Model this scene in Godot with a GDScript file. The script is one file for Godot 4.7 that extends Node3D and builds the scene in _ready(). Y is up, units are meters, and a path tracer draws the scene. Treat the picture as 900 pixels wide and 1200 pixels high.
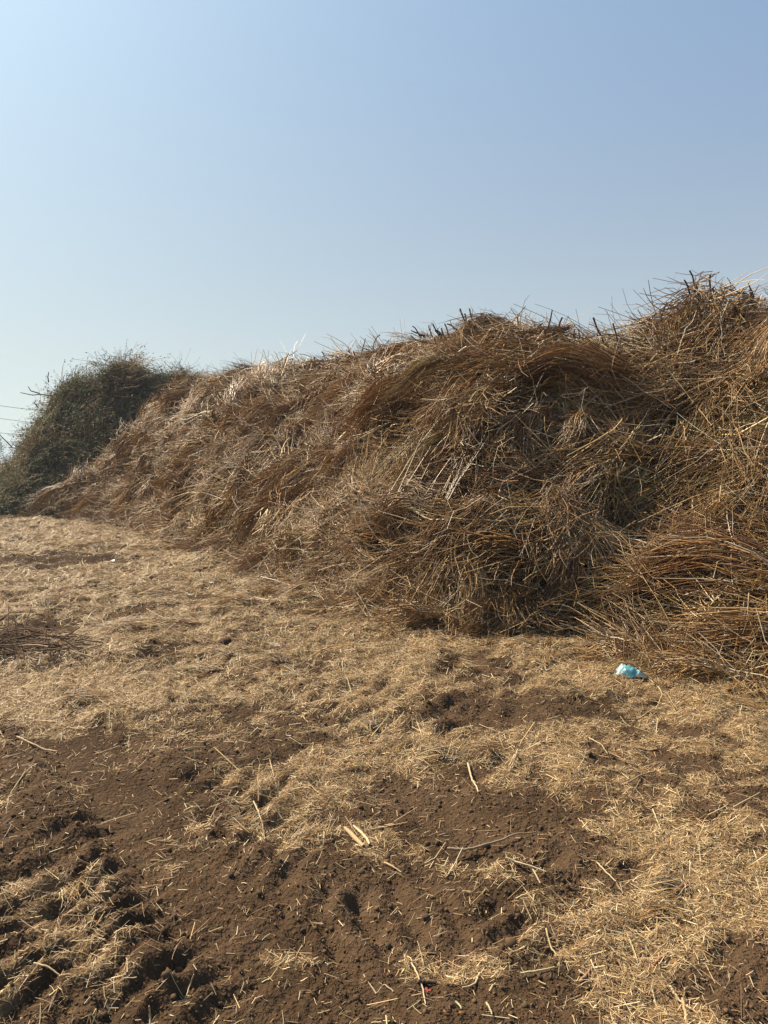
extends Node3D

# ---------------------------------------------------------------- camera model (pixels of the 900 x 1200 photograph -> directions)
const EYE := Vector3(0, 1.6, 0)
const FOCAL := 901.6
const PITCH := -0.0665

var rng := RandomNumberGenerator.new()

func ray(px: float, py: float) -> Vector3:
	var vx := (px - 450.0) / FOCAL
	var vy := -(py - 600.0) / FOCAL
	return Vector3(vx, vy * cos(PITCH) + sin(PITCH), vy * sin(PITCH) - cos(PITCH))

func on_ground(px: float, py: float) -> Vector3:
	var r := ray(px, py)
	return EYE + r * (-EYE.y / r.y)

func at_depth(px: float, py: float, depth: float) -> Vector3:
	var r := ray(px, py)
	return EYE + r * (depth / -r.z)

# ---------------------------------------------------------------- geometry collector
class Geo:
	var v := PackedVector3Array()
	var n := PackedVector3Array()
	var c := PackedColorArray()
	var i := PackedInt32Array()
	func tube(pts: PackedVector3Array, r0: float, r1: float, col: Color, sides := 3, col2 = null, power := 1.0, cap := false) -> void:
		var m := pts.size()
		var base := v.size()
		var side := Vector3.ZERO
		for k in m:
			var t := (pts[mini(k + 1, m - 1)] - pts[maxi(k - 1, 0)]).normalized()
			if k == 0:
				side = t.cross(Vector3.UP if absf(t.y) < 0.9 else Vector3.RIGHT).normalized()
			else:
				side = (side - t * side.dot(t)).normalized()
			var up := t.cross(side)
			var f := float(k) / float(m - 1)
			var r := lerpf(r0, r1, pow(f, power))
			var cc: Color = col if col2 == null else col.lerp(col2, f)
			for s in sides:
				var a := TAU * s / sides
				var d := side * cos(a) + up * sin(a)
				v.append(pts[k] + d * r)
				n.append(d)
				c.append(cc)
		for k in m - 1:
			for s in sides:
				var a0 := base + k * sides + s
				var a1 := base + k * sides + (s + 1) % sides
				i.append_array([a0, a0 + sides, a1, a1, a0 + sides, a1 + sides])
		if cap:
			for e in 2:
				var ring: int = base if e == 0 else base + (m - 1) * sides
				var mid := v.size()
				v.append(pts[0] if e == 0 else pts[m - 1])
				n.append((pts[0] - pts[1]).normalized() if e == 0 else (pts[m - 1] - pts[m - 2]).normalized())
				c.append(col if e == 0 or col2 == null else col2)
				for s in sides:
					if e == 0: i.append_array([mid, ring + s, ring + (s + 1) % sides])
					else: i.append_array([mid, ring + (s + 1) % sides, ring + s])
	func leaf(p: Vector3, along: Vector3, across: Vector3, col: Color) -> void:
		var base := v.size()
		var nn := along.cross(across).normalized()
		for q in [p - across * 0.5, p + along * 0.5 + nn * 0.1 * across.length(), p + across * 0.5, p - along * 0.5]:
			v.append(q); n.append(nn); c.append(col)
		i.append_array([base, base + 2, base + 1, base, base + 3, base + 2])
	func add(g: Geo, t: Transform3D, col: Color) -> void:   # a copy of another shape, moved and tinted
		var base := v.size()
		v.append_array(t * g.v)
		n.append_array(Transform3D(t.basis.orthonormalized(), Vector3.ZERO) * g.n)
		var cc := PackedColorArray()
		cc.resize(g.v.size())
		cc.fill(col)
		c.append_array(cc)
		var b := i.size()
		i.append_array(g.i)
		for k in range(b, i.size()): i[k] += base
	func mesh() -> ArrayMesh:
		var a := []
		a.resize(Mesh.ARRAY_MAX)
		a[Mesh.ARRAY_VERTEX] = v
		a[Mesh.ARRAY_NORMAL] = n
		a[Mesh.ARRAY_COLOR] = c
		a[Mesh.ARRAY_INDEX] = i
		var m := ArrayMesh.new()
		m.add_surface_from_arrays(Mesh.PRIMITIVE_TRIANGLES, a)
		return m

# ---------------------------------------------------------------- scene helpers
var names := {}
func numbered(called: String) -> String:
	if not names.has(called):
		names[called] = 0
		return called
	names[called] += 1
	return "%s_%03d" % [called, names[called]]

func tag(o: Node, label: String, category := "", group := "", kind := "") -> void:
	if label: o.set_meta("label", label)
	if category: o.set_meta("category", category)
	if group: o.set_meta("group", group)
	if kind: o.set_meta("kind", kind)

func obj(called: String, mesh: Mesh, mat: Material, parent: Node = null) -> MeshInstance3D:
	var o := MeshInstance3D.new()
	o.name = numbered(called) if parent == null else called
	o.mesh = mesh
	o.material_override = mat
	if parent == null: add_child(o)
	else: parent.add_child(o, true)
	return o

func scatter(called: String, mesh: Mesh, mat: Material, xf: Array, cols: PackedColorArray, parent: Node = null) -> MultiMeshInstance3D:
	var mm := MultiMesh.new()
	mm.transform_format = MultiMesh.TRANSFORM_3D
	mm.use_colors = true
	mm.mesh = mesh
	mm.instance_count = xf.size()
	var b := PackedFloat32Array()
	b.resize(xf.size() * 16)
	for k in xf.size():
		var t: Transform3D = xf[k]
		var c := cols[k]
		var q := k * 16
		b[q] = t.basis.x.x; b[q + 1] = t.basis.y.x; b[q + 2] = t.basis.z.x; b[q + 3] = t.origin.x
		b[q + 4] = t.basis.x.y; b[q + 5] = t.basis.y.y; b[q + 6] = t.basis.z.y; b[q + 7] = t.origin.y
		b[q + 8] = t.basis.x.z; b[q + 9] = t.basis.y.z; b[q + 10] = t.basis.z.z; b[q + 11] = t.origin.z
		b[q + 12] = c.r; b[q + 13] = c.g; b[q + 14] = c.b; b[q + 15] = 1.0
	mm.buffer = b
	var o := MultiMeshInstance3D.new()
	o.multimesh = mm
	o.material_override = mat
	o.set_meta("kind", "stuff")
	o.name = numbered(called) if parent == null else called
	if parent == null: add_child(o)
	else: parent.add_child(o, true)
	return o

func gauss(s := 1.0) -> float:
	return rng.randfn(0.0, s)

func noise(seed_: int, freq: float, oct := 3) -> FastNoiseLite:
	var f := FastNoiseLite.new()
	f.seed = seed_
	f.noise_type = FastNoiseLite.TYPE_SIMPLEX_SMOOTH
	f.frequency = freq
	f.fractal_octaves = oct
	f.fractal_type = FastNoiseLite.FRACTAL_FBM if oct > 1 else FastNoiseLite.FRACTAL_NONE
	return f

# ---------------------------------------------------------------- ground: height and straw cover
var n_roll := noise(1, 0.22, 2)
var n_lump := noise(2, 1.3, 3)
var n_small := noise(3, 6.0, 3)
var n_warp := noise(4, 2.2, 2)
var n_cov := noise(5, 0.8, 3)
var n_cov2 := noise(6, 4.5, 3)
var n_stretch := noise(7, 1.0, 2)
var track := PackedVector2Array()
var patches := []
var lugs := []

const ROWS := 560
const COLS := 430
const D0 := 0.9
const D1 := 36.0
var gy := PackedFloat32Array()
var gd := PackedFloat32Array()

func half_width(d: float) -> float:
	return 0.85 * d + 1.3

func g2(px: float, py: float) -> Vector2:
	var p := on_ground(px, py)
	return Vector2(p.x, p.z)

func plan_ground() -> void:
	for p in [[-60, 775], [20, 815], [70, 855], [125, 905], [170, 955], [212, 1010], [262, 1070], [310, 1125], [350, 1180], [390, 1250]]:
		track.append(g2(p[0], p[1]))
	# px, py, half width, half height in the photograph, straw cover (+ straw, - bare soil)
	for p in [
		[575, 965, 85, 30, -0.9], [450, 925, 60, 22, -0.5], [620, 832, 95, 17, -1.1], [520, 845, 50, 18, -0.5], [545, 788, 60, 12, -0.6],
		[330, 1140, 130, 70, -0.7], [250, 1060, 60, 80, -0.9], [700, 1010, 55, 28, -0.7], [860, 1140, 60, 40, -0.8], [640, 1170, 110, 45, -0.35],
		[170, 935, 60, 60, -0.9], [60, 960, 120, 55, -0.5], [60, 1010, 90, 22, -0.4], [110, 870, 50, 22, -0.7], [60, 655, 75, 8, -1.5], [25, 748, 45, 25, -0.9],
		[160, 718, 28, 6, -1.2], [230, 700, 30, 4, -0.8], [90, 690, 50, 4, -0.6], [250, 757, 40, 5, -0.7], [330, 745, 60, 5, -0.5], [300, 835, 100, 14, -0.35], [280, 860, 90, 25, -0.35], [440, 1065, 80, 50, -0.6], [300, 1000, 60, 25, -0.4], [830, 1060, 16, 10, -0.6], [815, 905, 40, 8, -0.3],
		[350, 905, 110, 26, 0.55], [300, 955, 110, 26, 0.3], [330, 975, 60, 16, 0.45], [480, 985, 80, 16, 0.55], [90, 815, 120, 28, 0.45], [100, 930, 40, 14, 0.55],
		[90, 1035, 70, 14, 0.5], [100, 1130, 90, 45, 0.22], [350, 1112, 90, 9, 0.85], [530, 1125, 60, 16, 0.95], [280, 1020, 40, 18, 0.45], [200, 955, 40, 14, 0.3],
		[600, 1010, 90, 24, 0.3], [760, 1000, 70, 60, 0.35], [730, 1090, 90, 50, 0.35], [880, 1060, 70, 40, 0.5], [520, 870, 90, 16, 0.35], [560, 750, 80, 16, 0.4], [420, 880, 60, 20, 0.3], [800, 1180, 60, 30, 0.2],
	]:
		var c := g2(p[0], p[1])
		var rx := g2(p[0] + p[2], p[1]).x - c.x
		var rz := absf(g2(p[0], p[1] - p[3]).y - g2(p[0], p[1] + p[3]).y) * 0.5
		patches.append([c.x, c.y, 1.0 / maxf(rx, 0.03), 1.0 / maxf(rz, 0.03), p[4]])
	# tyre lug marks: centre, two pixels along one ridge, reach along / across in metres, spacing, height
	for p in [
		[90, 1130, 44, 1191, 124, 1133, 0.62, 0.62, 0.12, 0.024],
		[70, 1000, 20, 1030, 110, 985, 0.5, 0.30, 0.15, 0.020],
		[420, 1065, 425, 1110, 405, 1040, 0.25, 0.40, 0.14, 0.018],
		[265, 925, 215, 960, 290, 900, 0.35, 0.45, 0.17, 0.022],
		[300, 1000, 260, 1040, 310, 985, 0.25, 0.25, 0.14, 0.020],
		[640, 1060, 600, 1090, 690, 1060, 0.4, 0.3, 0.16, 0.018],
		[470, 835, 440, 850, 500, 820, 0.5, 0.6, 0.2, 0.02],
		[250, 1180, 220, 1200, 260, 1150, 0.25, 0.3, 0.12, 0.018],
	]:
		var c := g2(p[0], p[1])
		var along: Vector2 = (g2(p[4], p[5]) - g2(p[2], p[3])).normalized()
		lugs.append([c, along, p[6], p[7], p[8], p[9]])

func near_track(q: Vector2) -> Vector2:   # distance to the middle of the wheel track, length along it
	var best := 1e9
	var along := 0.0
	var run := 0.0
	for k in track.size() - 1:
		var a := track[k]
		var b := track[k + 1]
		var ab := b - a
		var t := clampf((q - a).dot(ab) / ab.length_squared(), 0.0, 1.0)
		var r := q - (a + ab * t)
		var d := r.length() * signf(ab.cross(r))
		if absf(d) < absf(best):
			best = d
			along = run + ab.length() * t
		run += ab.length()
	return Vector2(best, along)

func cover(x: float, z: float) -> float:
	var d := -z
	var f := 0.30 + 0.64 * smoothstep(2.3, 6.5, d) + 0.46 * smoothstep(0.1, 1.5, x / maxf(0.3 * d, 0.5)) * smoothstep(7.5, 2.0, d)
	f += 0.70 * n_cov.get_noise_2d(x, z) + 0.75 * n_cov2.get_noise_2d(x, z)
	if d < 3.6 and x < -0.2:
		var r: Vector2 = Vector2(x, z) - lugs[0][0]
		var w := smoothstep(0.7, 0.4, r.length())
		if w > 0.0: f += w * (0.35 * sin((r.cross(lugs[0][1]) + n_warp.get_noise_2d(x, z) * 0.045) / lugs[0][4] * TAU + 0.8) + 0.12)
	for p in patches:
		var ux: float = (x - p[0]) * p[2]
		var uz: float = (z - p[1]) * p[3]
		var q := ux * ux + uz * uz
		if q < 5.0:
			f += p[4] * exp(-q * q * 0.6)
	return f

func height(x: float, z: float) -> float:
	var d := -z
	var h := 0.08 * n_roll.get_noise_2d(x, z) + (0.045 + 0.03 * smoothstep(3.5, 6.0, d)) * n_lump.get_noise_2d(x, z)
	if d > 5.0:
		h += 0.10 * smoothstep(5.0, 9.0, d) * n_lump.get_noise_2d(x * 0.8 + 40.0, z * 0.8)
	if d < 25.0:
		h += (0.024 + 0.016 * smoothstep(3.5, 6.0, d)) * n_small.get_noise_2d(x, z)
	if d < 9.0:
		var wx := n_warp.get_noise_2d(x, z)
		for l in lugs:
			var r: Vector2 = Vector2(x, z) - l[0]
			var a: float = r.dot(l[1])
			var b: float = r.cross(l[1])
			var w: float = smoothstep(1.15, 0.55, absf(a) / l[2]) * smoothstep(1.15, 0.6, absf(b) / l[3])
			if w > 0.0:
				var s: float = sin((b + wx * 0.045 + 0.02 * n_small.get_noise_2d(x * 0.6, z * 0.6)) / l[4] * TAU)
				h += w * l[5] * (1.0 - pow(1.0 - (s * 0.5 + 0.5), 1.6) * 1.8) * (0.9 + 0.3 * n_lump.get_noise_2d(x * 2.0 + 9.0, z * 2.0))
		var nt := near_track(Vector2(x, z))
		var w2 := smoothstep(0.27, 0.12, absf(nt.x) + 0.06 * wx)
		if w2 > 0.0:
			var tread := sin((nt.y + absf(nt.x) * 0.8) / 0.055 * TAU) * 0.005 * smoothstep(5.5, 3.0, d)
			h = lerpf(h, -0.03 + 0.35 * h + tread, w2)
		elif absf(nt.x) < 0.45:
			h += 0.018 * smoothstep(0.45, 0.3, absf(nt.x))
	return h

func row_d(r: float) -> float:
	return D0 * pow(D1 / D0, r / (ROWS - 1))

func sample(arr: PackedFloat32Array, x: float, z: float) -> float:
	var d := clampf(-z, D0, D1 * 0.999)
	var r := log(d / D0) / log(D1 / D0) * (ROWS - 1)
	var c := clampf((x / half_width(d) * 0.5 + 0.5) * (COLS - 1), 0.0, COLS - 1.001)
	var r0 := mini(int(r), ROWS - 2)
	var c0 := int(c)
	var fr := r - r0
	var fc := c - c0
	var k := r0 * COLS + c0
	return lerpf(lerpf(arr[k], arr[k + 1], fc), lerpf(arr[k + COLS], arr[k + COLS + 1], fc), fr)

func ground_y(x: float, z: float) -> float:
	return sample(gy, x, z)

func build_ground() -> void:
	plan_ground()
	gy.resize(ROWS * COLS)
	gd.resize(ROWS * COLS)
	# one sheet: fine rows in front of the camera, wide rows to the horizon, wide columns at both sides
	var zs := [600.0, 60.0, 8.0, 1.0, 0.0]
	var zfar := [45.0, 60.0, 100.0, 250.0, 900.0]
	var geo := Geo.new()
	var soil_a := Color(0.072, 0.045, 0.026)
	var soil_b := Color(0.108, 0.069, 0.040)
	var chaff := Color(0.33, 0.22, 0.11)
	var rows := zs.size() + ROWS + zfar.size()
	var n_soil := noise(11, 1.7, 4)
	for r in rows:
		for c in range(-2, COLS + 2):
			var d: float
			var inside := r >= zs.size() and r < zs.size() + ROWS
			if r < zs.size(): d = -zs[r]
			elif inside: d = row_d(r - zs.size())
			else: d = zfar[r - zs.size() - ROWS]
			var w := half_width(maxf(d, 0.9))
			var x: float
			if c < 0: x = -w - [8.0, 900.0][-c - 1]
			elif c >= COLS: x = w + [8.0, 900.0][c - COLS]
			else: x = (float(c) / (COLS - 1) * 2.0 - 1.0) * w
			var y := 0.0
			var cov := 0.8
			if inside and c >= 0 and c < COLS:
				y = height(x, -d)
				cov = cover(x, -d)
				gy[(r - zs.size()) * COLS + c] = y
				gd[(r - zs.size()) * COLS + c] = cov
			geo.v.append(Vector3(x, y, -d))
			var s := soil_a.lerp(soil_b, clampf(0.5 + 1.2 * n_soil.get_noise_2d(x, -d), 0.0, 1.0))
			geo.c.append(s.lerp(chaff, 0.6 * smoothstep(0.40, 1.0, cov)))
	var wide := COLS + 4
	geo.n.resize(geo.v.size())
	for r in rows:
		for c in wide:
			var a := geo.v[r * wide + mini(c + 1, wide - 1)] - geo.v[r * wide + maxi(c - 1, 0)]
			var b := geo.v[mini(r + 1, rows - 1) * wide + c] - geo.v[maxi(r - 1, 0) * wide + c]
			geo.n[r * wide + c] = a.cross(b).normalized()
			if c < wide - 1 and r < rows - 1:
				var k := r * wide + c
				geo.i.append_array([k, k + wide, k + 1, k + 1, k + wide, k + wide + 1])
	var m := StandardMaterial3D.new()
	m.vertex_color_use_as_albedo = true
	m.roughness = 0.95
	m.metallic_specular = 0.2
	m.uv1_triplanar = true
	m.uv1_world_triplanar = true
	m.uv1_scale = Vector3(1.3, 1.3, 1.3)
	var ramp := Gradient.new()
	ramp.set_color(0, Color(0.72, 0.70, 0.68))
	ramp.set_color(1, Color(1, 1, 1))
	m.albedo_texture = noise_tex(21, 0.05, 6, ramp)
	m.heightmap_enabled = true
	m.heightmap_scale = 2.2
	m.heightmap_texture = noise_tex(22, 0.022, 6, null)
	var o := obj("ground", geo.mesh(), m)
	tag(o, "dark brown soil churned by tyres and strewn with straw", "ground", "", "structure")

func noise_tex(seed_: int, freq: float, oct: int, ramp: Gradient) -> ImageTexture:
	var f := noise(seed_, freq, oct)
	f.fractal_gain = 0.6
	var im := f.get_seamless_image(1024, 1024)
	im.convert(Image.FORMAT_L8)
	if ramp == null:
		return ImageTexture.create_from_image(im)
	var out := Image.create(1024, 1024, false, Image.FORMAT_RGB8)
	var lut := []
	for k in 256: lut.append(ramp.sample(k / 255.0))
	for y in 1024:
		for x in 1024:
			out.set_pixel(x, y, lut[int(im.get_pixel(x, y).r * 255.0)])
	return ImageTexture.create_from_image(out)

# ---------------------------------------------------------------- materials
func stalk_material(rough := 0.47, spec := 0.5) -> StandardMaterial3D:
	var m := StandardMaterial3D.new()
	m.vertex_color_use_as_albedo = true
	m.roughness = rough
	m.metallic_specular = spec
	return m

func straw_material() -> StandardMaterial3D:
	var m := stalk_material()
	m.backlight_enabled = true   # thin dry straw lets some light through
	m.backlight = Color(0.18, 0.15, 0.10)
	return m

func leaf_material() -> StandardMaterial3D:
	var m := stalk_material(0.7, 0.4)
	m.backlight_enabled = true
	m.backlight = Color(0.45, 0.5, 0.25)
	return m

var straw_mat := straw_material()
var wood_mat := stalk_material(0.8, 0.3)
var leaf_mat := leaf_material()
var soil_mat := stalk_material(0.95, 0.2)

# ---------------------------------------------------------------- the straw heap's surface
const INWARD := Vector3(0.72, 0, -0.69)
var base_pts := PackedVector3Array()
var setback := PackedFloat32Array()
var tops := PackedFloat32Array()
var run_len := PackedFloat32Array()
var n_heap := noise(31, 0.55, 2)
var n_heap2 := noise(32, 1.6, 2)

func silhouette(x: float) -> float:
	var xs := [-200, 0, 30, 60, 100, 150, 200, 250, 300, 330, 380, 430, 480, 500, 530, 560, 600, 650, 700, 750, 780, 820, 850, 900, 1100, 2000]
	var ys := [560, 525, 500, 450, 437, 430, 440, 435, 424, 417, 413, 407, 410, 388, 368, 361, 370, 374, 372, 370, 352, 332, 342, 338, 330, 330]
	for k in xs.size() - 1:
		if x <= xs[k + 1]:
			return lerpf(ys[k], ys[k + 1], clampf((x - xs[k]) / float(xs[k + 1] - xs[k]), 0, 1))
	return 330.0

func plan_heap() -> void:
	# foot of the heap (pixels), depth from foot to crest (m), share of the crest's height, thickness of loose stalks on the crest (m)
	for p in [[2600, 980, 2.8, 1.0, 0.6], [1300, 860, 2.7, 1.0, 0.6], [1020, 832, 3.0, 1.0, 0.35], [900, 815, 3.0, 1.0, 0.33], [760, 780, 2.8, 1.0, 0.30], [680, 752, 2.5, 1.0, 0.32], [570, 748, 2.4, 1.0, 0.4], [500, 742, 2.4, 1.0, 0.4], [400, 712, 2.4, 1.0, 0.4],
			[300, 668, 2.4, 1.0, 0.4], [220, 645, 2.4, 1.0, 0.4], [165, 625, 2.5, 1.0, 0.35], [120, 613, 2.5, 0.97, 0.3], [90, 609, 2.3, 0.72, 0.3], [65, 608, 1.9, 0.42, 0.2], [45, 608, 1.4, 0.16, 0.1], [30, 608, 1.0, 0.05, 0.0]]:
		var b := on_ground(p[0], p[1])
		b.y = 0
		var top: Vector3 = b + INWARD * p[2]
		var cam := Vector3(top.x, 0, -top.z)
		var px := 450.0 + FOCAL * cam.x / cam.z
		var hit := at_depth(px, silhouette(px), cam.z)
		base_pts.append(b)
		setback.append(p[2])
		tops.append(maxf(0.2, (hit.y - p[4]) * p[3]))
	run_len.append(0.0)
	for k in base_pts.size() - 1:
		run_len.append(run_len[k] + base_pts[k].distance_to(base_pts[k + 1]))

func heap_plain(s: float, t: float) -> Vector3:   # s metres along the foot, t 0 foot, 1 crest, 2.2 back foot
	var k := 0
	while k < base_pts.size() - 2 and run_len[k + 1] < s: k += 1
	var f := clampf((s - run_len[k]) / (run_len[k + 1] - run_len[k]), -1.0, 2.0)
	var g := f * f * (3.0 - 2.0 * f) if f > 0.0 and f < 1.0 else f
	var b := base_pts[k].lerp(base_pts[k + 1], f)
	var w := lerpf(setback[k], setback[k + 1], g)
	var h := lerpf(tops[k], tops[k + 1], g)
	var y: float
	if t < 0.0: y = 0.0
	elif t < 1.0:
		var steep := lerpf(t, sin(t * PI * 0.5), 0.55)
		var skirt := lerpf(signf(t) * pow(absf(t), 1.45), sin(t * PI * 0.5), 0.22 * t)   # a low shelf of trodden straw in front
		y = h * lerpf(skirt, steep, smoothstep(run_len[5] - 0.4, run_len[7] + 0.5, s))
	elif t < 1.7: y = h * (1.0 - 0.06 * (t - 1.0))
	else: y = h * 0.958 * maxf(0.0, 1.0 - (t - 1.7) / 0.9)
	return b + INWARD * (w * t) + Vector3(0, y, 0)

func heap_normal(s: float, t: float) -> Vector3:
	var a := heap_plain(s + 0.3, t) - heap_plain(s - 0.3, t)
	var b := heap_plain(s, t + 0.1) - heap_plain(s, t - 0.1)
	var nn := b.cross(a).normalized()
	return nn if nn.y > -0.2 else -nn

func heap_point(s: float, t: float) -> Vector3:
	var p := heap_plain(s, t)
	var n := heap_normal(s, minf(t, 1.2))
	var k := smoothstep(0.0, 0.25, t)
	var bump := 0.30 * n_heap.get_noise_3d(p.x, p.y * 1.3, p.z) + 0.32 * n_heap2.get_noise_3d(p.x, p.y, p.z)
	return p + n * bump * k * (1.0 if t < 0.85 else 0.6)

func flow_dir(s: float, t: float, spread: float) -> Vector3:   # the way stalk tips point, along the heap's face
	var n := heap_normal(s, minf(t, 1.0))
	var down := (Vector3.DOWN - n * Vector3.DOWN.dot(n)).normalized()
	var p := heap_plain(s, t)
	var a := -0.85 + 1.5 * n_flow.get_noise_3d(p.x, p.y * 1.5, p.z) + gauss(spread)
	return down.rotated(n, a)

var n_flow := noise(33, 0.45, 2)

const STRAW := [Color(0.34, 0.185, 0.060), Color(0.25, 0.125, 0.040), Color(0.43, 0.265, 0.098), Color(0.15, 0.075, 0.030), Color(0.36, 0.24, 0.11), Color(0.29, 0.16, 0.055), Color(0.54, 0.40, 0.20)]

func straw_color() -> Color:
	var c: Color = STRAW[rng.randi() % STRAW.size()]
	var f := rng.randf_range(0.55, 1.2)
	return Color(c.r * f, c.g * f, c.b * f)

func stalk_path(start: Vector3, dir: Vector3, length: float, segs: int, wave: float, droop: float) -> PackedVector3Array:
	var pts := PackedVector3Array()
	var p := start
	var d := dir
	pts.append(p)
	for k in segs:
		d = (d + Vector3(gauss(wave), gauss(wave) - droop, gauss(wave))).normalized()
		p += d * (length / segs)
		pts.append(p)
	return pts

func make_bundle(length: float, width: float, thick: float, count: int, messy: float, tone: Color, coarse := 1.0) -> ArrayMesh:
	# +x along the stalks to the tips, +y away from the heap
	var g := Geo.new()
	var arch := rng.randf_range(0.03, 0.15) * length
	var bend := gauss(0.16) * length
	var swing := rng.randf_range(0.015, 0.06) * length
	var phase := rng.randf() * TAU
	var waves := rng.randf_range(0.7, 1.6)
	var left := count
	while left > 0:
		var many := mini(left, rng.randi_range(3, 10))
		left -= many
		var cz := clampf(gauss(0.45), -1.2, 1.2)
		var cy := rng.randf()
		var cx := rng.randf_range(-0.55, 0.2)
		var turn := gauss(0.20 * messy)
		if rng.randf() < 0.13 * messy: turn = gauss(0.8)
		var dy := gauss(0.10 * messy)
		var curl := gauss(0.16 * messy)
		var col := straw_color()
		col = Color(col.r * tone.r, col.g * tone.g, col.b * tone.b)
		for q in many:
			var z0 := cz + gauss(0.16)
			var y0 := cy + gauss(0.15)
			var l := rng.randf_range(0.35, 1.0) * length
			var x0 := cx * length + gauss(0.08) * length
			var segs := 5
			var kz := turn + gauss(0.07 * messy)
			var ky := dy + gauss(0.06 * messy)
			var dome := 1.0 - minf(z0 * z0, 1.2)
			var p := Vector3(x0, thick * (y0 - 0.4) * (0.45 + 0.55 * dome) - 0.10 * width * z0 * z0, z0 * width * 0.5)
			var kink := rng.randi_range(1, 4)
			var pts := PackedVector3Array()
			var a := kz
			var e := ky
			for k in segs + 1:
				var u := clampf(p.x / length + 0.5, 0.0, 1.0)
				pts.append(p + Vector3(0, arch * sin(u * PI) - 0.04 * u * u, bend * u * u + swing * sin(u * TAU * waves + phase)))
				a += curl / segs + gauss(0.07 * messy)
				e += gauss(0.06 * messy) - 0.02
				if k == kink:
					a += gauss(0.28 * messy)
					e += gauss(0.16 * messy)
				p += Vector3(cos(a) * cos(e), sin(e), sin(a) * cos(e)) * (l / segs)
			var v := rng.randf_range(0.5, 1.35)
			var cc := Color(col.r * v, col.g * v, col.b * v)
			if rng.randf() < 0.07: cc = Color(0.52, 0.43, 0.30)
			g.tube(pts, rng.randf_range(0.0030, 0.0064) * coarse, 0.0020 * coarse, cc)
	return g.mesh()

func frame(p: Vector3, along: Vector3, n: Vector3) -> Transform3D:
	var x := along.normalized()
	var z := x.cross(n).normalized()
	return Transform3D(Basis(x, z.cross(x), z), p)

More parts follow.
